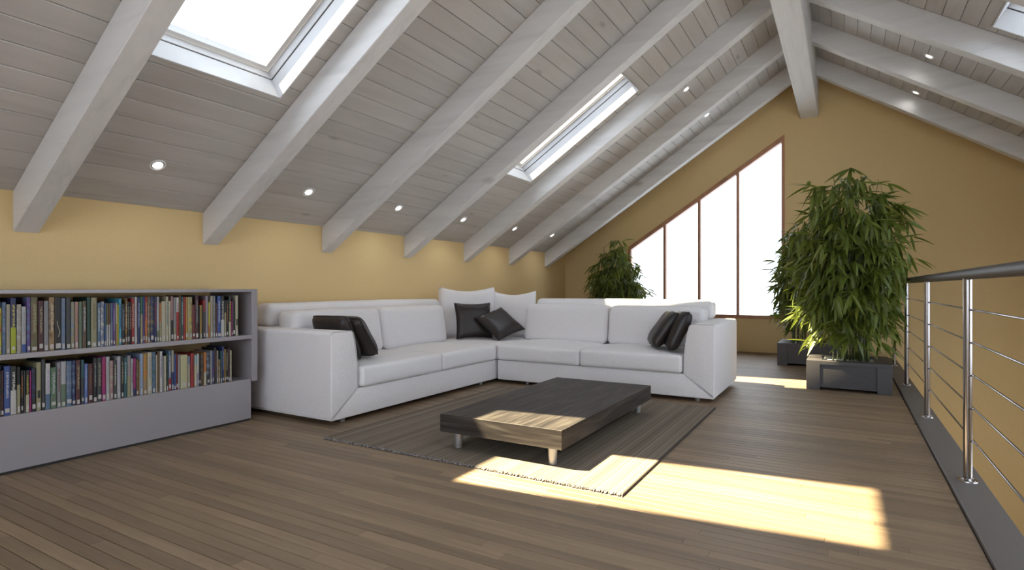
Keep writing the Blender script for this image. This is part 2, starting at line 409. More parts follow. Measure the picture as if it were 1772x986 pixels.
# ---------------------------------------------------------------- floor boards
def board_mesh(x0, x1, y0, y1, r):
    z, c, d = 0.0, .0022, .0022
    vs = [(x0, y0, -.02), (x1, y0, -.02), (x1, y1, -.02), (x0, y1, -.02),
          (x0, y0, z - d), (x1, y0, z - d), (x1, y1, z - d), (x0, y1, z - d),
          (x0 + .0008, y0 + c, z), (x1 - .0008, y0 + c, z), (x1 - .0008, y1 - c, z), (x0 + .0008, y1 - c, z)]
    fs = [(0, 1, 5, 4), (1, 2, 6, 5), (2, 3, 7, 6), (3, 0, 4, 7), (4, 5, 9, 8), (5, 6, 10, 9), (6, 7, 11, 10), (7, 4, 8, 11), (8, 9, 10, 11)]
    return vs, fs
PW = .0585; boards = []
r0 = int((1.256 - YF) / PW) + 1
ys = 1.256 - r0 * PW
rw = 0
while ys < YB:
    y1 = min(ys + PW, YB); y0 = max(ys, YF)
    x = XW - random.uniform(0, 1.5); last = -1
    while x < FX:
        Lb = random.choice([.9, 1.2, 1.5, 1.8]) * random.uniform(.9, 1.1); xa, xb = max(x, XW), min(x + Lb, FX)
        if xb - xa > .02:
            rv = random.random()
            boards.append((xa, xb, y0, y1 - .0026, rv))
        x += Lb
    ys += PW
# the boards that show largest are parts of their own
def vis(b):
    xc, yc = (b[0] + b[1]) / 2, (b[2] + b[3]) / 2
    best = 0
    for xx in (b[0] + .03, xc, b[1] - .03):
        d = yc * .8635 - xx * .504
        if d < .2: continue
        px = 886 + 984.4 * (xx * .8635 + yc * .504) / d; py = 497 + 984.4 / d
        if -30 < px < 1790 and py < 1010: best = max(best, 1 / d ** 2)
    return best
order = sorted(boards, key=lambda b: -vis(b))
for b in order[:290]:
    vs, fs = board_mesh(*b); me = bpy.data.meshes.new('floorboard'); me.from_pydata(vs, [], fs); setrnd(me, b[4]); link('floorboard', me, M['floor'], slab)
mb = MB()
for b in order[290:]:
    vs, fs = board_mesh(*b); mb.add(vs, fs, b[4])
o = mb.build('distant_floorboards', M['floor'], slab, fix=False); o['kind'] = 'stuff'
# curb under the railing
struct(MB().box(FX + .004, .612, YF, YB, -.2, .02).build('trim_1', M['curb'], bevel=.004))

# ---------------------------------------------------------------- roof
deck = MB()
xs_ = sorted([XW - .35, SKX[0], SKX[1], XR0 + .01])
for T in (TL, TR):
    T.flip = (T is TR)
    deck.box(xs_[0], SKX[0], YF - .25, YB + .25, .018, .22, T=T)
    deck.box(SKX[1], xs_[3], YF - .25, YB + .25, .018, .22, T=T)
    yy = [YF - .25] + [v for p in (SKR if T is TR else SKY) for v in p] + [YB + .25]
    for a, b in zip(yy[0::2], yy[1::2]): deck.box(SKX[0], SKX[1], a, b, .018, .22, T=T)
deck.box(XR0 - .3, XR0 + .3, YF - .25, YB + .25, ZR + .12, ZR + .35)
ceil = struct(deck.build('ceiling', M['wallW']))
jo = [XW] + [-4.363 + .1241 * k for k in range(0, 32)] + [XR0 + .005]
jo = [j for j in jo if j <= XR0 + .005]
def plank(T, xa, xb, y0, y1, r):
    g, c = .0016, .0035
    vs = [T(xa + g, y0, .018), T(xb - g, y0, .018), T(xb - g, y1, .018), T(xa + g, y1, .018),
          T(xa + g, y0, c), T(xb - g, y0, c), T(xb - g, y1, c), T(xa + g, y1, c),
          T(xa + g + c, y0, 0), T(xb - g - c, y0, 0), T(xb - g - c, y1, 0), T(xa + g + c, y1, 0)]
    fs = [(0, 1, 2, 3), (0, 4, 5, 1), (1, 5, 6, 2), (2, 6, 7, 3), (3, 7, 4, 0), (4, 8, 9, 5), (5, 9, 10, 6), (6, 10, 11, 7), (7, 11, 8, 4), (8, 11, 10, 9)]
    if T is TR: fs = [f[::-1] for f in fs]
    m = MB().add(vs, fs, r); return m.build('ceiling_board', M['ceil'], ceil, fix=False)
for T in (TL, TR):
    for xa, xb in zip(jo[:-1], jo[1:]):
        r = random.random()
        inx = xb > SKX[0] and xa < SKX[1]
        if not inx: plank(T, xa, xb, YF, YB, r); continue
        SK_ = SKR if T is TR else SKY
        ys2 = [YF] + [v for p in SK_ for v in p] + [YB]
        for a, b in zip(ys2[0::2], ys2[1::2]): plank(T, xa, xb, a, b, r)
        for (a, b) in SK_:
            if xa < SKX[0] - .012: plank(T, xa, SKX[0], a, b, r)
            if xb > SKX[1] + .012: plank(T, SKX[1], xb, a, b, r)
# rafters
WORD = ['first', 'second', 'third', 'fourth', 'fifth', 'sixth', 'seventh']
for side, T in ((0, TL), (1, TR)):
    for i, y in enumerate(RAFT):
        m = MB(); dx = -.12 if side == 0 else .12
        xe = XR0 - .10
        def zz(x): return ZW + SL * (x - XW)
        pts = [(XW + .001, zz(XW) - .25), (xe, zz(xe) - .25), (xe, zz(xe) - .001), (XW + .001, zz(XW) - .001)]
        if side: pts = [(2 * XR0 - a, b) for a, b in pts]
        m.prism(pts, 1, y, y + .13, r=random.random())
        o = m.build('rafter', M['rafter'], bevel=.004)
        k = i - 3
        if side == 0:
            if k >= 0:
                lab = ['white wooden rafter meeting the yellow wall far left, above the bookshelf, before the big skylight',
                       'white rafter just beyond the large near skylight, lower end over the bookcase end',
                       'white rafter third from the left, dropping to the wall above the sofa arm',
                       'white rafter directly in front of the far left skylight, fourth from the left',
                       'brightly lit white rafter just behind the far left skylight, fifth from the left',
                       'white rafter on the left slope, second from the gable wall',
                       'white rafter on the left slope, last one before the gable window wall'][k]
            else: lab = 'white rafter on the left slope behind the camera, ' + WORD[-k - 1] + ' back from the skylight'
        else:
            if k == 6: lab = 'white rafter on the right slope, nearest the gable wall, under a glowing spot'
            elif k == 5: lab = 'white rafter on the right slope between the two glowing spotlights'
            elif k == 4: lab = 'white rafter at top right, beneath the small skylight corner'
            elif k >= 0: lab = 'white rafter on the right slope outside the view, ' + WORD[k] + ' of those overhead'
            else: lab = 'white rafter on the right slope behind the camera, ' + WORD[-k - 1] + ' back over the stairwell'
        tag(o, lab, 'roof beam', 'rafters of the pitched roof')
m = MB(); m.box(-.564, -.326, YF, YB - .001, 3.5, ZR - .06)
tag(m.build('ridge_beam', M['ridge'], bevel=.012, seg=2), 'thick white ridge beam running along the roof apex to the gable wall', 'roof beam')
# skylights
n_ = 3
for side, T in ((0, TL), (1, TR)):
    for (a, b) in openings[side]:
        x0, x1 = SKX
        def ring(i0, i1, n0, n1, mat, name, par, bev=.002):
            """rectangular ring between inset i0 (outer) and i1 (inner), four boards"""
            X0, X1, Y0, Y1 = x0 + i0 * NZ, x1 - i0 * NZ, a + i0, b - i0
            x2, x3, y2, y3 = x0 + i1 * NZ, x1 - i1 * NZ, a + i1, b - i1
            res = []
            for (p, q, r_, s_) in ((X0, x2, Y0, Y1), (x3, X1, Y0, Y1), (x2, x3, Y0, y2), (x2, x3, y3, Y1)):
                mm = MB().box(p, q, r_, s_, n0, n1, T=T, r=random.random()); res.append(mm)
            if par is None:
                allm = MB()
                for mm in res: allm.add(mm.v, mm.f, .5)
                return allm.build(name, mat, bevel=bev)
            for mm in res: mm.build(name, mat, par, bevel=bev)
        wn = ring(.0, .016, .163, .232, M['lining'], 'window_%d' % n_, None); struct(wn); n_ += 1
        while n_ in (9, 10, 11): n_ += 1
        ring(-.0, .012, -.006, .155, M['lining'], 'lining_board', wn)
        ring(.004, .010, .155, .163, M['dark'], 'joint', wn, 0)
        ring(.002, .046, .236, .305, M['lining'], 'sash_board', wn)
        MB().box(x0 + .035, x1 - .035, a + .04, b - .04, .292, .298, T=T).build('pane', M['glass'], wn)
        MB().box(x1 - .045, x1 - .012, a + .30, a + .345, .20, .236, T=T).build('catch', M['dark'], wn)
# downlights
def downlight(side, x, y, label, power, down=False):
    T = TL if side == 0 else TR
    c = Vector(T(x, y, 0)); nrm = Vector((NX if side == 0 else -NX, 0, NZ))
    e = empty('downlight', c); tag(e, label, 'ceiling light', 'recessed ceiling spotlights')
    q = nrm.to_track_quat('Z', 'Y').to_matrix().to_4x4()
    def put(mb_, name, mat, smooth=False):
        o = mb_.build(name, mat, e, smooth=smooth); o.matrix_local = q; return o
    # trim ring
    m = MB(); n = 32; prof = [(.052, 0.0), (.051, -.006), (.044, -.009), (.041, -.004), (.041, .01)]
    vs = [(r_ * math.cos(2 * math.pi * k / n), r_ * math.sin(2 * math.pi * k / n), z) for r_, z in prof for k in range(n)]
    fs = [(j * n + k, j * n + (k + 1) % n, (j + 1) * n + (k + 1) % n, (j + 1) * n + k) for j in range(len(prof) - 1) for k in range(n)]
    m.add(vs, fs); put(m, 'trim_ring', M['ring'], True)
    m = MB(); prof = [(.0405, -.003), (.034, -.0035), (.034, .002)]
    vs = [(r_ * math.cos(2 * math.pi * k / n), r_ * math.sin(2 * math.pi * k / n), z) for r_, z in prof for k in range(n)]
    fs = [(j * n + k, j * n + (k + 1) % n, (j + 1) * n + (k + 1) % n, (j + 1) * n + k) for j in range(len(prof) - 1) for k in range(n)]
    m.add(vs, fs); put(m, 'inner_ring', M['dark'])
    put(MB().cyl((0, 0, -.002), (0, 0, -.008), .034, .031, n=28), 'lamp', M['spot'])
    ld = bpy.data.lights.new('spot', 'SPOT'); ld.energy = power; ld.spot_size = math.radians(150); ld.spot_blend = 1.0
    ld.shadow_soft_size = .05; ld.color = (1, .97, .93)
    lo = bpy.data.objects.new('lamp_light', ld); COL.objects.link(lo)
    lo.location = c - nrm * .03; lo.rotation_euler = (0, 0, 0) if down else nrm.to_track_quat('Z', 'Y').to_euler()
LL = ['recessed spot above the bookcase, leftmost and largest in view',
      'recessed spot on the left slope beyond the second rafter, right of the bookcase end',
      'recessed spot above the left sofa end, third in the low row',
      'recessed spot of the low row below the far left skylight',
      'recessed spot of the low row just beyond the far left skylight',
      'tiny half-hidden recessed spot at the far end of the low row']
for y, l, p in zip((2.128, 3.39, 4.548, 5.724, 6.98, 8.172), LL, (2.2, 4.2, 7, 7, 7, 6)): downlight(0, -4.037, y, l, p, True)
downlight(0, -1.65, 6.988, 'recessed spot high on the left slope, right of the far left skylight', .5)
downlight(0, -1.65, 8.175, 'sliver of a recessed spot high on the left slope near the gable wall', .5)
downlight(1, -1.65, 7.262, 'upper recessed spot on the right slope, glowing on a rafter', 2.6)
downlight(1, -1.65, 8.528, 'lower recessed spot on the right slope, closest to the gable wall', 1.8)

# ---------------------------------------------------------------- bookcase
BX = -3.855
bc = empty('bookcase', (BX, 1.5, 0)); tag(bc, 'long low white bookcase with two open shelves against the yellow wall', 'bookcase')
def bpart(name, x0, x1, y0, y1, z0, z1, mat=M['white'], bev=.002):
    m = MB().box(x0, x1, y0, y1, z0, z1); o = m.build(name, mat, bc, bevel=bev); o.matrix_parent_inverse = Matrix.Translation((-BX, -1.5, 0)); return o
BY0 = 1.13
bpart('plinth', XW + .05, BX - .012, BY0 + .05, 2.70, 0, .016, M['plinth'], 0)
bpart('base_cabinet', XW + .02, BX, BY0, 2.707, .016, .312)
bpart('top_board', XW + .02, BX, BY0, 2.713, .965, .987)
bpart('shelf', XW + .02, BX - .001, BY0 + .05, 2.713, .612, .642)
bpart('side_panel', XW + .02, BX, 2.713, 2.762, .292, .987)
bpart('side_panel', XW + .02, BX, BY0, BY0 + .05, .313, .964)
C = dict(red=(.42, .03, .03), darkred=(.2, .025, .025), maroon=(.10, .025, .03), blue=(.06, .12, .38), navy=(.03, .04, .14), sky=(.10, .42, .62),
         steel=(.13, .21, .34), slate=(.22, .27, .38), lightblue=(.36, .46, .66), purple=(.16, .09, .32), magenta=(.42, .03, .2), pink=(.46, .26, .26),
         black=(.018, .018, .02), charcoal=(.06, .065, .07), grey=(.32, .32, .34), palegrey=(.55, .55, .57), white=(.72, .71, .68), cream=(.62, .57, .42),
         beige=(.47, .42, .32), khaki=(.40, .37, .22), tan=(.42, .28, .14), brown=(.17, .10, .05), olive=(.19, .17, .08), ochre=(.48, .30, .06),
         yellow=(.68, .60, .08), lime=(.50, .56, .03), paleyellow=(.66, .62, .36), orange=(.60, .22, .05), green=(.05, .17, .09), sage=(.17, .24, .16),
         darkgreen=(.025, .08, .055), teal=(.04, .13, .15), aqua=(.40, .60, .62), lavender=(.42, .36, .60), mauve=(.36, .29, .33), periwinkle=(.16, .24, .58))
# (left, right, top in the zoomed strip; upper colour; lower colour and its share or None; ink; fleck; words)
UP = [(0, [(-48, 28, 300, 'yellow', None, 'black', 'orange', 'yellow with orange foot'), (33, 95, 212, 'steel', None, None, 'slate', 'greyish blue'), (97, 160, 245, 'beige', None, 'grey', None, 'plain beige'),
  (165, 250, 148, 'navy', ('lime', .47), 'yellow', None, 'navy and lime'), (257, 328, 245, 'beige', None, 'grey', 'palegrey', 'grey beige'),
  (332, 403, 278, 'palegrey', ('blue', .18), 'grey', None, 'pale grey blue-footed'), (410, 470, 135, 'purple', None, None, 'steel', 'mottled purple'),
  (474, 578, 135, 'olive', None, 'khaki', 'brown', 'broad olive brown'), (588, 668, 190, 'maroon', None, 'khaki', None, 'dark maroon gold-lettered'),
  (674, 746, 190, 'grey', None, None, None, 'plain grey'), (750, 836, 135, 'tan', None, 'cream', 'brown', 'tan marbled'), (840, 940, 135, 'black', None, None, None, 'black with a beige curl')]),
 (105, [(15, 78, 150, 'slate', None, None, 'steel', 'slate blue'), (88, 158, 140, 'charcoal', None, None, None, 'greenish black'), (160, 216, 205, 'khaki', None, None, 'slate', 'khaki picture'),
  (219, 275, 205, 'pink', None, None, 'tan', 'dusty pink'), (280, 330, 205, 'sage', None, None, None, 'sage green'), (335, 397, 193, 'brown', None, 'palegrey', 'charcoal', 'dark brown white-lettered'),
  (404, 462, 135, 'darkgreen', None, None, None, 'dark green'), (466, 556, 142, 'khaki', None, 'olive', None, 'broad khaki'), (563, 610, 222, 'steel', None, 'white', None, 'steel blue white-lettered'),
  (612, 665, 200, 'slate', None, None, 'palegrey', 'blue and grey'), (667, 694, 226, 'blue', None, None, 'teal', 'narrow bright blue'), (696, 728, 226, 'olive', ('palegrey', .5), None, None, 'olive and white'),
  (730, 760, 226, 'brown', ('palegrey', .5), 'darkred', None, 'brown and white'), (762, 796, 226, 'steel', ('slate', .55), None, None, 'two-tone light blue'), (798, 836, 220, 'purple', None, 'lavender', None, 'purple'),
  (838, 865, 220, 'cream', ('tan', .5), None, None, 'cream and tan'), (866, 888, 250, 'yellow', None, None, None, 'narrow yellow'), (890, 930, 156, 'sky', None, 'navy', None, 'sky blue'), (932, 984, 237, 'black', None, 'slate', None, 'black silver-lettered')]),
 (210, [(62, 98, 150, 'brown', None, 'cream', 'ochre', 'brown flecked'), (100, 130, 205, 'charcoal', None, 'cream', None, 'charcoal'), (132, 156, 205, 'black', None, 'cream', None, 'narrow black cream-lettered'),
  (158, 202, 150, 'red', None, 'cream', None, 'bright red'), (204, 245, 130, 'palegrey', None, 'pink', None, 'pale grey'), (247, 292, 140, 'navy', None, 'lightblue', None, 'navy'),
  (294, 330, 125, 'green', ('khaki', .62), None, None, 'green and yellow'), (332, 360, 125, 'blue', ('purple', .6), None, None, 'blue and purple'), (362, 399, 125, 'red', ('orange', .5), 'cream', None, 'red and orange'),
  (401, 441, 125, 'olive', None, None, 'pink', 'olive pink-flecked'), (444, 501, 125, 'navy', None, None, 'olive', 'broad navy and olive'), (504, 540, 125, 'navy', None, 'red', None, 'navy red-lettered'),
  (542, 580, 125, 'palegrey', ('sage', .25), None, None, 'pale green-footed'), (582, 612, 220, 'orange', ('khaki', .5), None, None, 'orange and khaki'), (613, 681, 196, 'cream', None, None, None, 'broad cream'),
  (682, 720, 125, 'cream', None, 'teal', None, 'tall cream teal-lettered'), (721, 757, 190, 'cream', None, 'grey', None, 'short cream'), (759, 795, 120, 'pink', ('black', .46), None, None, 'pink and black'),
  (798, 837, 135, 'grey', ('khaki', .3), None, None, 'grey and khaki'), (838, 882, 135, 'white', ('red', .66), 'red', None, 'white and red'), (884, 911, 105, 'brown', None, None, None, 'plain brown'), (913, 945, 125, 'teal', None, 'aqua', None, 'teal')]),
 (310, [(66, 100, 130, 'red', None, None, None, 'plain red'), (102, 137, 130, 'ochre', None, None, 'orange', 'orange ochre'), (138, 164, 128, 'paleyellow', None, None, None, 'pale yellow'), (165, 202, 128, 'khaki', None, 'darkred', 'yellow', 'mustard'),
  (203, 250, 250, 'darkred', None, None, None, 'short dark red'), (252, 299, 105, 'maroon', None, 'grey', 'charcoal', 'tall maroon'), (300, 318, 275, 'black', None, None, None, 'narrow black'), (320, 349, 255, 'ochre', None, None, None, 'ochre'),
  (350, 368, 255, 'charcoal', None, None, None, 'narrow charcoal'), (370, 402, 180, 'red', ('charcoal', .7), None, None, 'red and charcoal'), (404, 448, 115, 'mauve', None, 'grey', None, 'tall mauve'), (450, 475, 208, 'yellow', ('orange', .35), None, None, 'yellow and orange'),
  (478, 518, 115, 'beige', None, 'pink', None, 'beige pink-lettered'), (520, 555, 115, 'grey', None, None, 'sage', 'grey green'), (557, 583, 220, 'maroon', None, None, None, 'narrow maroon'), (585, 640, 115, 'blue', None, 'palegrey', None, 'medium blue'),
  (642, 691, 118, 'black', ('white', .42), 'white', None, 'black and white'), (692, 720, 180, 'black', ('khaki', .66), None, None, 'black and khaki'), (722, 752, 180, 'black', None, 'orange', None, 'black orange-lettered'), (758, 797, 120, 'black', ('cream', .36), 'yellow', None, 'black yellow-lettered'),
  (799, 817, 195, 'magenta', None, None, None, 'narrow crimson'), (819, 859, 178, 'black', None, None, None, 'plain black'), (861, 900, 108, 'cream', None, None, None, 'cream black-squared')])]
LO = [(0, 605, [(-45, 12, 250, 'sage', None, None, 'grey', 'grey green'), (14, 60, 330, 'maroon', None, None, 'black', 'dark maroon'), (64, 160, 262, 'blue', None, 'palegrey', None, 'broad blue'), (162, 256, 262, 'black', ('white', .5), 'white', None, 'broad black and white'),
  (260, 315, 275, 'black', ('khaki', .62), None, None, 'black khaki-labelled'), (318, 360, 325, 'black', None, 'orange', None, 'black orange-lettered'), (362, 390, 330, 'charcoal', None, None, None, 'narrow charcoal'), (394, 450, 322, 'black', ('cream', .42), 'yellow', None, 'black and cream yellow-lettered'),
  (452, 482, 330, 'magenta', None, None, None, 'crimson'), (485, 552, 290, 'black', None, None, 'navy', 'navy black'), (556, 630, 205, 'khaki', None, None, None, 'khaki black-squared'), (634, 692, 155, 'charcoal', None, None, None, 'tall charcoal'),
  (696, 770, 220, 'white', ('steel', .33), 'lavender', None, 'white and blue'), (774, 866, 280, 'sage', None, 'palegrey', 'green', 'broad green'), (872, 931, 205, 'grey', None, 'darkred', None, 'grey red-lettered')]),
 (105, 600, [(8, 86, 235, 'palegrey', ('sage', .5), None, None, 'white over green'), (90, 173, 232, 'steel', None, None, 'slate', 'marbled blue'), (177, 230, 222, 'navy', None, None, 'steel', 'deep navy'), (234, 308, 216, 'maroon', None, 'khaki', None, 'maroon gold-lettered'),
  (314, 363, 210, 'teal', ('charcoal', .6), None, None, 'dark teal'), (365, 416, 268, 'periwinkle', None, 'lightblue', None, 'periwinkle'), (420, 497, 266, 'maroon', None, 'brown', None, 'broad dark maroon'), (500, 556, 182, 'black', None, 'grey', None, 'black grey-lettered'),
  (561, 629, 176, 'charcoal', None, 'khaki', None, 'charcoal khaki-lettered'), (632, 692, 165, 'magenta', None, 'red', None, 'magenta'), (694, 750, 160, 'palegrey', None, 'grey', None, 'white grey-lettered'), (752, 805, 220, 'pink', None, None, 'beige', 'salmon'),
  (808, 860, 215, 'charcoal', None, 'cream', None, 'dark cream-lettered'), (862, 918, 156, 'palegrey', None, 'lavender', None, 'white lavender-lettered'), (920, 967, 155, 'black', None, 'khaki', None, 'tall black')]),
 (210, 590, [(42, 91, 260, 'teal', None, 'aqua', None, 'teal aqua-lettered'), (93, 148, 230, 'grey', ('khaki', .5), 'pink', None, 'grey and khaki'), (149, 184, 280, 'palegrey', None, 'darkred', None, 'pale grey'), (186, 226, 275, 'magenta', ('navy', .2), None, None, 'magenta and navy'),
  (228, 264, 290, 'brown', None, None, 'olive', 'brown'), (265, 284, 320, 'tan', None, None, None, 'narrow tan'), (286, 336, 202, 'lightblue', None, None, None, 'pale blue'), (338, 398, 200, 'ochre', ('tan', .35), None, 'orange', 'golden picture'),
  (400, 470, 180, 'cream', None, 'slate', None, 'broad cream blue-lettered'), (472, 526, 176, 'steel', None, None, 'teal', 'steel blue'), (528, 551, 220, 'cream', None, None, None, 'narrow cream'), (552, 587, 170, 'brown', None, None, None, 'tall brown'),
  (588, 628, 165, 'white', None, 'purple', None, 'white purple-lettered'), (629, 650, 240, 'grey', None, None, None, 'narrow grey'), (651, 688, 235, 'cream', None, None, 'beige', 'plain cream'), (690, 716, 205, 'darkgreen', None, None, 'black', 'narrow dark green'),
  (720, 763, 160, 'steel', ('red', .3), 'white', None, 'blue over red'), (765, 804, 150, 'beige', ('navy', .45), None, None, 'beige over navy'), (806, 834, 210, 'blue', None, None, None, 'narrow blue'), (836, 866, 210, 'darkred', None, None, None, 'brick red'),
  (868, 893, 226, 'palegrey', None, None, None, 'narrow white')]),
 (310, 590, [(24, 131, 220, 'paleyellow', None, None, None, 'very broad pale yellow'), (133, 171, 240, 'slate', ('beige', .75), None, None, 'blue and beige'), (178, 233, 195, 'red', None, 'maroon', None, 'red'), (236, 273, 226, 'aqua', ('paleyellow', .7), None, None, 'aqua and yellow'),
  (275, 304, 202, 'white', ('lavender', .4), None, None, 'white over lavender'), (305, 331, 205, 'black', None, None, None, 'narrow black'), (333, 376, 200, 'brown', None, None, 'black', 'dark brown'), (379, 419, 180, 'orange', ('cream', .4), None, None, 'orange over cream'),
  (421, 472, 185, 'black', None, None, 'slate', 'slate black'), (474, 510, 155, 'grey', None, None, None, 'plain grey'), (512, 531, 160, 'blue', ('purple', .5), None, None, 'narrow blue and purple'), (534, 571, 110, 'black', None, 'darkred', None, 'black red-lettered'),
  (573, 600, 155, 'grey', None, None, 'tan', 'grey brown'), (602, 630, 290, 'tan', None, None, 'brown', 'short tan'), (632, 654, 160, 'teal', None, None, None, 'narrow teal'), (657, 691, 90, 'navy', None, 'lightblue', None, 'navy'),
  (693, 713, 130, 'ochre', None, None, None, 'narrow ochre'), (715, 746, 130, 'black', None, 'cream', None, 'black cream-lettered'), (748, 776, 120, 'maroon', None, None, 'black', 'maroon'), (778, 804, 150, 'cream', None, None, 'khaki', 'cream')])]
FR = -3.878       # plane of the spines
ct, st = .8635, .5044
def px2y(px):
    k = (px - 886) / 984.4; dx, dy = -st + ct * k, ct + st * k
    return FR * dy / dx
def pxz(px, py):
    k = (px - 886) / 984.4; dx = -st + ct * k; t = FR / dx
    return 1 - (py - 497) / 984.4 * t
books = []
for x0, L_ in UP:
    for e in L_: books.append(('upper', px2y(x0 + e[0] / 8.8), px2y(x0 + e[1] / 8.8), pxz(x0 + (e[0] + e[1]) / 17.6, 500 + e[2] / 8.8), e))
for x0, y0, L_ in LO:
    for e in L_: books.append(('lower', px2y(x0 + e[0] / 8.8), px2y(x0 + e[1] / 8.8), pxz(x0 + (e[0] + e[1]) / 17.6, y0 + e[2] / 8.8), e))
ups = [b for b in books if b[0] == 'upper']; los = [b for b in books if b[0] == 'lower']
used = set()
def shade(c, k=1.0): return tuple(min(1, v * k) for v in c)
pagem = M['paper']
for shelf, Lb in (('upper', ups), ('lower', los)):
    words = [b[4][7] for b in Lb]
    for i, (sh, ya, yb, zt, e) in enumerate(Lb):
        z0 = .6425 if sh == 'upper' else .3125
        cap = .955 if sh == 'upper' else .603
        zt = min(zt + .004, cap); h = zt - z0
        ya += .0006; yb -= .0006; th = yb - ya; dep = .15 + .05 * random.random() + .1 * (h - .22)
        rt = empty('book', (FR, (ya + yb) / 2, z0))
        cm = book_mat(C[e[3]], C[e[5]] if e[5] else None, C[e[6]] if e[6] else None)
        m = MB(); t = min(.0025, th * .15); hw = th / 2
        sp = [(-.010, -hw), (-.003, -hw), (-.0006, -hw * .75), (0, -hw * .35), (0, hw * .35), (-.0006, hw * .75), (-.003, hw), (-.010, hw)]
        m.prism([(a, b) for a, b in sp], 2, 0, h)                       # rounded spine
        m.box(-dep, -.010, -hw, -hw + t, 0, h); m.box(-dep, -.010, hw - t, hw, 0, h)
        m.build('cover', cm, rt)
        MB().box(-dep + .003, -.0102, -hw + t, hw - t, .003, h - .004).build('page_block', pagem, rt)
        if e[4]:
            c2, share = C[e[4][0]], e[4][1]
            m = MB(); m.prism([(a + .0007, b * 1.0) for a, b in sp[1:-1]], 2, .001, h * share); m.build('spine_panel', book_mat(c2), rt)
        if e[7].find('squared') >= 0: MB().box(-.001, .0008, -hw * .55, hw * .55, h * .26, h * .42).build('title_panel', book_mat(C['black']), rt)
        if e[7] == 'black with a beige curl':
            MB().tube([(.001, hw * .45 * math.sin(q * 1.35), h * (.25 + .3 * q / 4)) for q in range(5)], .0022, 6).build('emblem', book_mat(C['beige']), rt)
        if random.random() < .85 and th > .008:
            lw = hw * random.uniform(.5, .8); lz = random.uniform(.004, .02)
            MB().box(-.001, .0012, -lw, lw, lz, lz + random.uniform(.018, .03)).build('spine_label', M['label'], rt)
        wd = words[i]
        lab = wd + ' book on the ' + sh + ' shelf'
        if words.count(wd) > 1 or lab in used or True:
            lab += (', right of the ' + words[i - 1] + ' one') if i > 0 else ', cut by the left picture edge'
        used.add(lab); tag(rt, lab, 'book', 'library books on the ' + sh + ' shelf')

# ---------------------------------------------------------------- rug
rg = empty('rug', (-1.94, 3.76, 0)); tag(rg, 'brown and beige striped flat rug under the coffee table', 'rug')
m = MB(); nx = 60
vs, fs = [], []
X0, X1, Y0, Y1 = -2.96, -.915, 2.625, 4.895
m.box(X0, X1, Y0, Y1, .001, .011)
o = m.build('rug_weave', M['rug'], rg, bevel=.003); o.location = (1.94, -3.76, 0)
M['rugshade'] = plain('rug_edge_shade', (.05, .04, .035), .9)  # dark strips paint the shadow along the rug's long edges
for xa, xb in ((X1 - .006, X1 + .001), (X0 - .001, X0 + .006)):
    o = MB().box(xa, xb, Y0, Y1, .001, .0112).build('edge_shade', M['rugshade'], rg); o.location = (1.94, -3.76, 0)
m = MB()
for yy_, sg in ((Y0, -1), (Y1, 1)):
    x = X0
    while x < X1:
        ln = random.uniform(.012, .024); a = random.uniform(-.008, .008); z = random.uniform(.004, .008)
        m.tube([(x, yy_ - sg * .008, z + .001), (x + a * .5, yy_ + sg * ln * .5, z), (x + a, yy_ + sg * ln, .004)], [.003, .0038, .002], 5)
        x += .0062
o = m.build('fringe', M['fringe'], rg, smooth=True); o['kind'] = 'stuff'; o.location = (1.94, -3.76, 0)

# ---------------------------------------------------------------- coffee table
ct_ = empty('coffee_table', (-1.7375, 3.628, .0115)); tag(ct_, 'low dark wood coffee table with thick slab top on the rug', 'table')
m = MB().box(-.4125, .4125, -.825, .825, .102, .210); m.mi = [1 if i in (2, 3) else 0 for i in range(6)]
m.build('tabletop', [M['tablew'], M['tablee']], ct_, bevel=.0007)
for sx_ in (-.324, .324):
    for sy_ in (-.755, .755):
        m = MB(); m.cyl((sx_, sy_, 0), (sx_, sy_, .102), .0235, .028, 24)
        o = m.build('leg', M['chrome'], ct_, smooth=True); autosmooth(o)

# ---------------------------------------------------------------- corner sofa
sf = empty('corner_sofa', (-3.17, 5.075, 0)); tag(sf, 'large off-white fabric corner sofa with seat and back cushions', 'sofa')
INV = Matrix.Translation((3.17, -5.075, 0))
def sp_(o): o.matrix_parent_inverse = INV; return o
SXF, SYF = -3.17, 5.075; SXB, SYB = -4.32, 6.24; YA, XA = 2.865, -.962
armp = [(0, .05), (-.004, .25), (-.004, .66), (.012, .677), (.19, .677), (.208, .664), (.226, .60), (.242, .50), (.252, .40), (.258, .24)]
for which in (0, 1):
    if which == 0:
        m = MB().prism([(YA + u, z) for u, z in armp], 0, SXB, SXF)
    else:
        m = MB().prism([(XA - u, z) for u, z in armp], 1, SYF, SYB)
    o = sp_(m.build('arm', M['fabric'], sf, bevel=.012, seg=3, smooth=True)); autosmooth(o, 30)
    # piping on the front edge of the arm
    pts = [( -.002, .66), (.012, .676), (.19, .676), (.208, .662), (.226, .60), (.242, .50), (.252, .40), (.258, .245), (.005, .045)]
    if which == 0: P_ = [(SXF + .0, YA + u, z) for u, z in pts]
    else: P_ = [(XA - u, SYF - .0, z) for u, z in pts]
    sp_(MB().tube(P_, .0028, 6).build('piping', M['seamf'], sf, smooth=True))
# plinth-like bases with mitred ends
m = MB().prism([(YA + .002, .037), (YA + .258, .24), (SYB - .03, .24), (SYB - .03, .037)], 0, SXB, SXF)
sp_(m.build('base', M['fabric'], sf, bevel=.01, seg=3, smooth=True)); autosmooth(sf.children[-1], 30)
m = MB().prism([(XA - .002, .037), (XA - .258, .24), (SXF + .03, .24), (SXF + .03, .037)], 1, SYF, SYB - .03)
sp_(m.build('base', M['fabric'], sf, bevel=.01, seg=3, smooth=True)); autosmooth(sf.children[-1], 30)
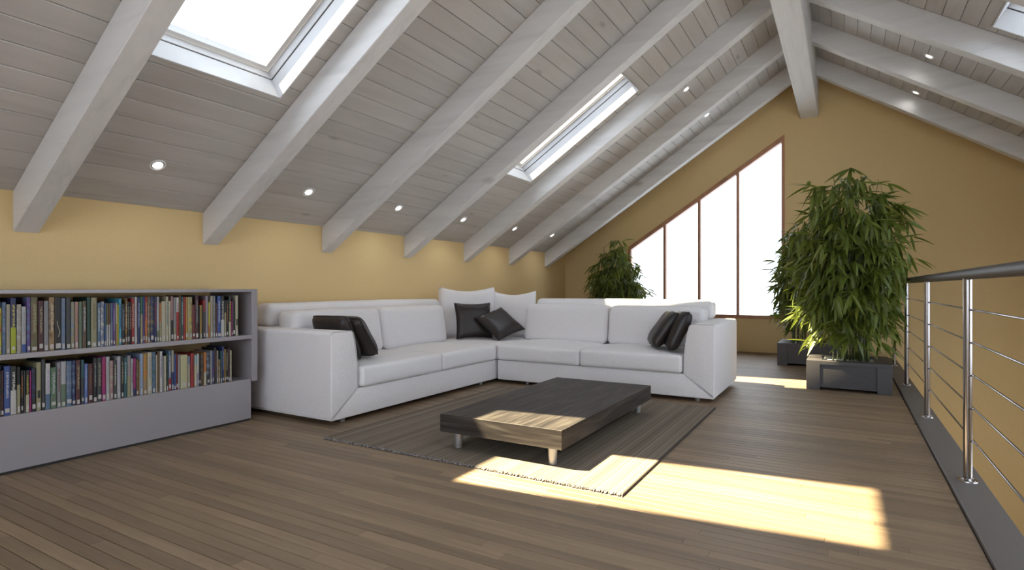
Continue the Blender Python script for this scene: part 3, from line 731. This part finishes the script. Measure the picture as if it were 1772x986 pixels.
# back frames
sp_(rbox('back_frame', (.23, SYB - YA - .05, .63), .03, M['fabric'], sf, ((SXB + .125), (YA + SYB) / 2, .36)))
sp_(rbox('back_frame', (XA - SXB - .05, .23, .63), .03, M['fabric'], sf, ((XA + SXB) / 2, SYB - .125, .36)))
# raised rolls
sp_(rbox('back_roll', (.2, 5.37 - 3.04, .195), .06, M['fabric'], sf, (SXB + .115, (5.37 + 3.04) / 2, .768), puff=(.008, 0, .006)))
sp_(rbox('back_roll', (-1.15 + 3.2, .2, .195), .06, M['fabric'], sf, ((-1.15 - 3.2) / 2, SYB - .115, .768), puff=(0, .008, .006)))
# seats
seat = [(-4.0, SXF + .035, 3.135, 4.128), (-4.0, SXF + .035, 4.132, 5.06)]
for k, (a, b, c, d) in enumerate(seat):
    sp_(rbox('seat_cushion', (b - a, d - c, .158), .03, M['fabric'], sf, ((a + b) / 2, (c + d) / 2, .322), puff=(.012, .0, .026), wob=.003, seed=k))
for k, (a, b, c, d) in enumerate([(-3.13, -2.202, SYF - .035, 5.95), (-2.198, -1.232, SYF - .035, 5.95)]):
    sp_(rbox('seat_cushion', (b - a, d - c, .158), .03, M['fabric'], sf, ((a + b) / 2, (c + d) / 2, .322), puff=(0, .012, .026), wob=.003, seed=k + 5))
sp_(rbox('seat_cushion', (.95, 1.0, .158), .025, M['fabric'], sf, (-3.61, 5.56, .326), puff=(0, 0, .014)))
# back cushions, leaning
def leanx(p): q = p.copy(); q.x += -.16 * (p.z + .2); return q
def leany(p): q = p.copy(); q.y += .16 * (p.z + .2); return q
for k, (c, d) in enumerate([(3.09, 4.09), (4.10, 5.10)]):
    sp_(rbox('back_cushion', (.24, d - c, .41), .06, M['fabric'], sf, (-3.905, (c + d) / 2, .60), puff=(.03, 0, .006), shear=leanx))
for k, (a, b) in enumerate([(-3.19, -2.185), (-2.175, -1.18)]):
    sp_(rbox('back_cushion', (b - a, .24, .41), .06, M['fabric'], sf, ((a + b) / 2, 5.815, .60), puff=(0, .03, .006), shear=leany))
# feet
for (x, y) in ((-3.24, 3.03), (-4.2, 3.03), (-3.24, 4.9), (-1.12, 5.165), (-2.83, 5.165), (-1.12, 6.1), (-4.2, 6.0), (-3.24, 6.1)):
    sp_(MB().cyl((x, y, 0), (x, y, .04), .02, .024, 14).build('foot', M['chrome'], sf))

# ---------------------------------------------------------------- cushions
def cushion(name, c, wd, ud, W, H, T_, mat, label, group, pinch=.08, sag=0.0, pip=True, ex=.5, rc=0.0):
    wd = Vector(wd).normalized(); ud = Vector(ud); ud = (ud - wd * ud.dot(wd)).normalized(); nd = wd.cross(ud)
    n = 22; bm = bmesh.new(); grid = {}
    def P(i, j, s):
        u, v = -1 + 2 * i / n, -1 + 2 * j / n
        q = 1 - rc * (u * v) ** 4
        x = u * (1 - pinch * (1 - v * v)) * W / 2 * q; y = v * (1 - pinch * (1 - u * u)) * H / 2 * q
        t = max(0, (1 - u ** 4) * (1 - v ** 4)) ** ex * T_ / 2
        t *= 1 + .05 * math.sin(3 * u + 2 * v + W * 40) * math.sin(4 * v)
        if v > 0: y -= sag * (1 - u * u) * v
        return (x, y, s * t)
    for s in (1, -1):
        for i in range(n + 1):
            for j in range(n + 1):
                e = i in (0, n) or j in (0, n)
                if e and s == -1: grid[(i, j, s)] = grid[(i, j, 1)]
                else: grid[(i, j, s)] = bm.verts.new(P(i, j, s))
        for i in range(n):
            for j in range(n):
                q = [grid[(i, j, s)], grid[(i + 1, j, s)], grid[(i + 1, j + 1, s)], grid[(i, j + 1, s)]]
                bm.faces.new(q if s == 1 else q[::-1])
    me = bpy.data.meshes.new(name); bm.to_mesh(me); bm.free()
    me.polygons.foreach_set('use_smooth', [True] * len(me.polygons))
    e = empty(name, c); tag(e, label, 'cushion', group)
    Rm = Matrix((wd, ud, nd)).transposed().to_4x4()
    o = link('cushion_cover', me, mat, e); o.matrix_local = Rm
    if pip:
        pts = []
        for k in range(n): pts.append(P(k, 0, 0))
        for k in range(n): pts.append(P(n, k, 0))
        for k in range(n): pts.append(P(n - k, n, 0))
        for k in range(n): pts.append(P(0, n - k, 0))
        o = MB().tube(pts, .0035, 6, closed=True).build('piping', mat, e, smooth=True); o.matrix_local = Rm
    return e
GW = 'white scatter cushions in the sofa corner'; GB = 'black leather cushions on the sofa'
def lean(b, ud, H, z=.425):
    u = Vector(ud).normalized(); p = Vector((*b, z)) + u * H / 2; return p
cushion('cushion', lean((-3.80, 5.50), (-.15, .13, .95), .60), (.75, .66, 0), (-.15, .13, .95), .70, .62, .17, M['fabric'], 'tall white square cushion standing in the sofa corner, left of the other white one', GW, pinch=.06, sag=.055, rc=.07, ex=.38)
cushion('cushion', lean((-3.42, 5.80), (.0, .17, .95), .55), (.99, .10, 0), (.0, .17, .95), .62, .57, .16, M['fabric'], 'white cushion in the sofa corner, partly hidden behind the taller white one', GW, pinch=.06, sag=.055, rc=.07, ex=.38)
cushion('cushion', lean((-3.62, 5.36), (-.18, .14, .95), .40), (.62, .78, 0), (-.18, .14, .95), .43, .41, .12, M['leather'], 'black leather cushion standing upright against the tall white cushion', GB)
Rv = Vector((.8635, .5044, 0)); Uv = Vector((0, 0, 1)); Fv = Vector((-.5044, .8635, 0))
av = -.275 * Rv + .237 * Uv + .20 * Fv; bv = .262 * Rv + .096 * Uv + .25 * Fv
bv = (bv - av.normalized() * bv.dot(av.normalized()))
Bc = Vector((-3.26, 5.32, .425))
cushion('cushion', Bc + (av + bv) / 2, bv, av, .42, .42, .12, M['leather'], 'black leather cushion tilted on its corner beside the upright black one', GB)
cushion('cushion', (-3.52, 3.235, .60), (1, .0, 0), (0, -.40, .9), .40, .39, .14, M['leather'], 'black leather cushion pressed against the left sofa arm', GB, pinch=.04, rc=.07, ex=.4)
cushion('cushion', (-3.50, 3.37, .60), (1, .06, 0), (0, -.60, .8), .40, .40, .15, M['leather'], 'black leather cushion leaning on the one at the left sofa arm', GB, pinch=.04, rc=.07, ex=.4)
cushion('cushion', (-1.50, 5.45, .605), (-.42, .9, 0), (.55, .16, .82), .40, .40, .14, M['leather'], 'black leather cushion near the right sofa arm, left one of that pair', GB, pinch=.04, rc=.07, ex=.4)
cushion('cushion', (-1.345, 5.37, .605), (-.36, .93, 0), (.42, .12, .9), .40, .40, .14, M['leather'], 'black leather cushion resting directly against the right sofa arm', GB, pinch=.04, rc=.07, ex=.4)

# ---------------------------------------------------------------- railing
rl = empty('railing', (.54, 4.0, .02)); tag(rl, 'steel railing with five thin horizontal rods beside the stairwell', 'railing')
RI = Matrix.Translation((-.54, -4.0, -.02))
PY = [8.56, 6.93, 5.295, 3.655, 2.01, .37, -1.27]
m = MB(); n = 24; hp = []
m.tube([(.54, YF + .2, 1.066), (.54, YB - .005, 1.066)], .0275, 24); o = m.build('handrail', M['rail'], rl, smooth=True); autosmooth(o); o.matrix_parent_inverse = RI
for z in (.885, .719, .553, .387, .221):
    o = MB().tube([(.566, YF + .2, z), (.566, YB - .005, z)], .005, 10).build('rod', M['steel'], rl, smooth=True); o.matrix_parent_inverse = RI
for y in PY:
    m = MB().cyl((.54, y, .03), (.54, y, 1.045), .019, n=24); o = m.build('post', M['steel'], rl, smooth=True); autosmooth(o); o.matrix_parent_inverse = RI
    f = MB().cyl((.54, y, .02), (.54, y, .026), .045, .043, n=28); f.cyl((.54, y, .026), (.54, y, .034), .028, .020, n=28)
    f = f.build('base_flange', M['steel'], o, smooth=True); autosmooth(f)
    m = MB()
    for q in range(4):
        a = math.pi / 4 + q * math.pi / 2
        m.cyl((.54 + .034 * math.cos(a), y + .034 * math.sin(a), .026), (.54 + .034 * math.cos(a), y + .034 * math.sin(a), .031), .006, .005, n=8)
    m.build('bolts', M['steel'], o)
    m = MB()
    for z in (.885, .719, .553, .387, .221): m.cyl((.556, y, z), (.566, y, z), .006, n=10)
    m.build('rod_holders', M['steel'], o)

# ---------------------------------------------------------------- bamboo in planters
# one leaf, length 1 along +x, drooping, slightly folded
LS = 6
LV, LF = [], []
for i in range(LS + 1):
    t = i / LS; ww = .060 * math.sin(math.pi * min(1, (t * .96 + .03)) ** .72) if i < LS else .001
    z = -.16 * t * t
    LV += [(t, -ww, z + ww * .28), (t, 0, z), (t, ww, z + ww * .28)]
for i in range(LS):
    a = i * 3; LF += [(a, a + 3, a + 4, a + 1), (a + 1, a + 4, a + 5, a + 2)]
LVn = np.array(LV)
def bamboo(cx, cy, H, R, seed, label, canes=16, nleaf_parts=0, S=.706, dens=1.0, lsc=1.0, xmax=9.0):
    rnd = random.Random(seed)
    root = empty('potted_bamboo', (cx, cy, 0)); tag(root, label, 'potted plant', 'bamboos in grey planters')
    # planter: body with recessed front panels, two broad feet per side, open square top
    h = .285; s = S / 2; io = .225
    m = MB()
    for (x0, x1, y0, y1) in ((-s, -io, -s, s), (io, s, -s, s), (-io, io, -s, -io), (-io, io, io, s)):
        m.box(x0, x1, y0, y1, h - .035, h)
    pl = m.build('planter', M['planter'], root, bevel=.001)
    m = MB(); fw = .118
    for (x0, x1, y0, y1) in ((-s, -s + fw, -s, -s + fw), (s - fw, s, -s, -s + fw), (-s, -s + fw, s - fw, s), (s - fw, s, s - fw, s)):
        MB().box(x0, x1, y0, y1, 0, h - .035).build('corner_post', M['planter'], pl, bevel=.0015)
    for k in range(4):
        c, q = math.cos(k * math.pi / 2), math.sin(k * math.pi / 2)
        def rot(x, y, z, c=c, q=q): return (x * c - y * q, x * q + y * c, z)
        mm = MB().box(-s + fw, s - fw, -s + .014, -s + .03, .03, h - .035, T=rot); mm.build('side_panel', M['planter'], pl)
        mm = MB(); z = .05
        while z < h - .05:
            mm.box(-s + fw + .004, s - fw - .004, -s + .011, -s + .015, z, z + .012, T=rot); z += .0145
        mm.build('ribbing', M['planter'], pl)
        mm = MB(); mm.box(-s + fw, s - fw, -s + .002, -s + .014, .03, .046, T=rot); mm.build('bottom_rail', M['planter'], pl)
    m = MB().box(-.25, .25, -.25, .25, .06, h - .036); m.build('inner_box', M['dark'], pl)
    m = MB()
    N_ = 16
    for i in range(N_ + 1):
        for j in range(N_ + 1): m.v.append((-io + 2 * io * i / N_, -io + 2 * io * j / N_, h - .028 + rnd.uniform(0, .012))); m.r.append(.5)
    for i in range(N_):
        for j in range(N_): a = i * (N_ + 1) + j; m.f.append((a, a + N_ + 1, a + N_ + 2, a + 1)); m.mi.append(0)
    g = m.build('gravel', M['gravel'], root, fix=False); g['kind'] = 'stuff'
    leaves = []; tw = MB()
    def env(z):   # foliage radius at height fraction
        t = (z - .34) / (H - .34)
        pr = [(0, .62), (.15, .86), (.4, 1.0), (.6, .96), (.8, .72), (1, .16)]
        for (a, ra), (b, rb) in zip(pr[:-1], pr[1:]):
            if t <= b: return R * (ra + (rb - ra) * max(0, t - a) / (b - a))
        return .1 * R
    for c in range(canes):
        bx, by = rnd.uniform(-.19, .19), rnd.uniform(-.17, .17)
        ang = rnd.uniform(0, 2 * math.pi); hh = H * rnd.choice((rnd.uniform(.55, .85), rnd.uniform(.8, .99))); ln = rnd.uniform(.05, .5) * R * (1.25 - hh / H * .75)
        P0 = []
        ns = 10
        for i in range(ns + 1):
            t = i / ns; P0.append(Vector((bx + ln * math.cos(ang) * t ** 1.8, by + ln * math.sin(ang) * t ** 1.8, .262 + (hh - .262) * t)))
        cr = rnd.uniform(.0075, .0125)
        cob_ = MB().tube(P0, [cr * (1 - .75 * i / ns) for i in range(ns + 1)], 8).build('cane', M['cane'], root, smooth=True)
        cob = cob_
        for i in range(1, 5):
            t = i * .075 + rnd.uniform(0, .02); f_ = t * ns; k = int(f_); p = P0[k].lerp(P0[k + 1], f_ - k)
            MB().cyl(p - Vector((0, 0, .0025)), p + Vector((0, 0, .0025)), cr * 1.18, n=8).build('cane_node', M['node'], cob)
        # twigs
        nt = int(11 * dens)
        for q in range(nt):
            t = .12 + .88 * (q + rnd.random()) / nt; f_ = min(t, .999) * ns; k = int(f_); p = P0[k].lerp(P0[k + 1], f_ - k)
            for _ in range(2):
                a = rnd.uniform(0, 2 * math.pi); tgt = env(p.z) * rnd.uniform(.45, 1.0)
                tip = Vector((math.cos(a) * tgt, math.sin(a) * tgt, p.z + rnd.uniform(-.08, .14)))
                d = tip - p
                if d.length > .5: tip = p + d.normalized() * rnd.uniform(.3, .5)
                mid = (p + tip) / 2 + Vector((0, 0, .05))
                if rnd.random() < .5: tw.tube([p, mid, tip], .0012, 4)
                for st_ in (mid, mid.lerp(tip, .6), tip):
                    for _k in range(rnd.randint(2, 4)):
                        aa = a + rnd.gauss(0, .8); pitch = rnd.uniform(-1.35, -.25) if rnd.random() < .85 else rnd.uniform(-.3, .35)
                        dr = Vector((math.cos(aa) * math.cos(pitch), math.sin(aa) * math.cos(pitch), math.sin(pitch)))
                        leaves.append((st_.copy(), dr, rnd.uniform(.15, .27) * lsc, rnd.uniform(-.8, .8), min(1, max(0, rnd.gauss(.5, .22)))))
    if tw.v: t_ = tw.build('twigs', M['cane'], root, fix=False); t_['kind'] = 'stuff'
    def mat_of(L_):
        p, d, ln, roll, r = L_
        up = Vector((0, 0, 1)); y = up.cross(d)
        y = y.normalized() if y.length > .05 else Vector((1, 0, 0)); z = d.cross(y)
        y2 = y * math.cos(roll) + z * math.sin(roll); z2 = d.cross(y2)
        Mx = Matrix((d, y2, z2)).transposed().to_4x4()
        return Matrix.Translation(p) @ Mx @ Matrix.Diagonal((ln, ln * 1.25, ln, 1))
    leaves = [L_ for L_ in leaves if (cx + max(L_[0].x, L_[0].x + L_[1].x * L_[2]) < xmax or min(L_[0].z, L_[0].z + L_[1].z * L_[2]) > 1.11) and not (L_[0].z + L_[1].z * L_[2] < .32) and not (L_[0].z < .75 and math.hypot(L_[0].x, L_[0].y) < .16) and not (L_[0].z + L_[1].z * L_[2] < .56 and rnd.random() < .6)]
    view = Vector((-cx, -cy, 0)).normalized()
    leaves.sort(key=lambda L_: -(L_[0].x * view.x + L_[0].y * view.y))
    if nleaf_parts:
        protos = []
        for k in range(8):
            me = bpy.data.meshes.new('leaf'); me.from_pydata(LV, [], LF); setrnd(me, .12 + k * .11)
            me.polygons.foreach_set('use_smooth', [True] * len(LF)); me.materials.append(M['leaf']); protos.append(me)
        for L_ in leaves[:nleaf_parts]:
            o = bpy.data.objects.new('leaf', protos[min(7, int(L_[4] * 8))]); COL.objects.link(o); o.parent = root; o.matrix_local = mat_of(L_)
    rest = leaves[nleaf_parts:]
    V = np.zeros((len(rest) * len(LV), 3)); rr = np.zeros(len(V))
    for i, L_ in enumerate(rest):
        Mx = np.array(mat_of(L_)); V[i * len(LV):(i + 1) * len(LV)] = LVn @ Mx[:3, :3].T + Mx[:3, 3]; rr[i * len(LV):(i + 1) * len(LV)] = L_[4]
    Fn = [tuple(v + i * len(LV) for v in f) for i in range(len(rest)) for f in LF]
    me = bpy.data.meshes.new('foliage'); me.from_pydata(V.tolist(), [], Fn); setrnd(me, rr); me.polygons.foreach_set('use_smooth', [True] * len(Fn))
    o = link('foliage', me, M['leaf'], root); o['kind'] = 'stuff'
    return root
bamboo(.03, 6.65, 2.2, .64, 3, 'big bushy bamboo in the front grey planter beside the railing', canes=19, nleaf_parts=290, xmax=.53, dens=1.02)
bamboo(-.392, 8.394, 1.95, .50, 5, 'bamboo in a grey planter behind the big one, near the window', canes=15, lsc=.85)
bamboo(-3.13, 8.72, 1.70, .52, 9, 'smaller bamboo behind the sofa at the left window edge', canes=14, dens=1.3, lsc=.75)
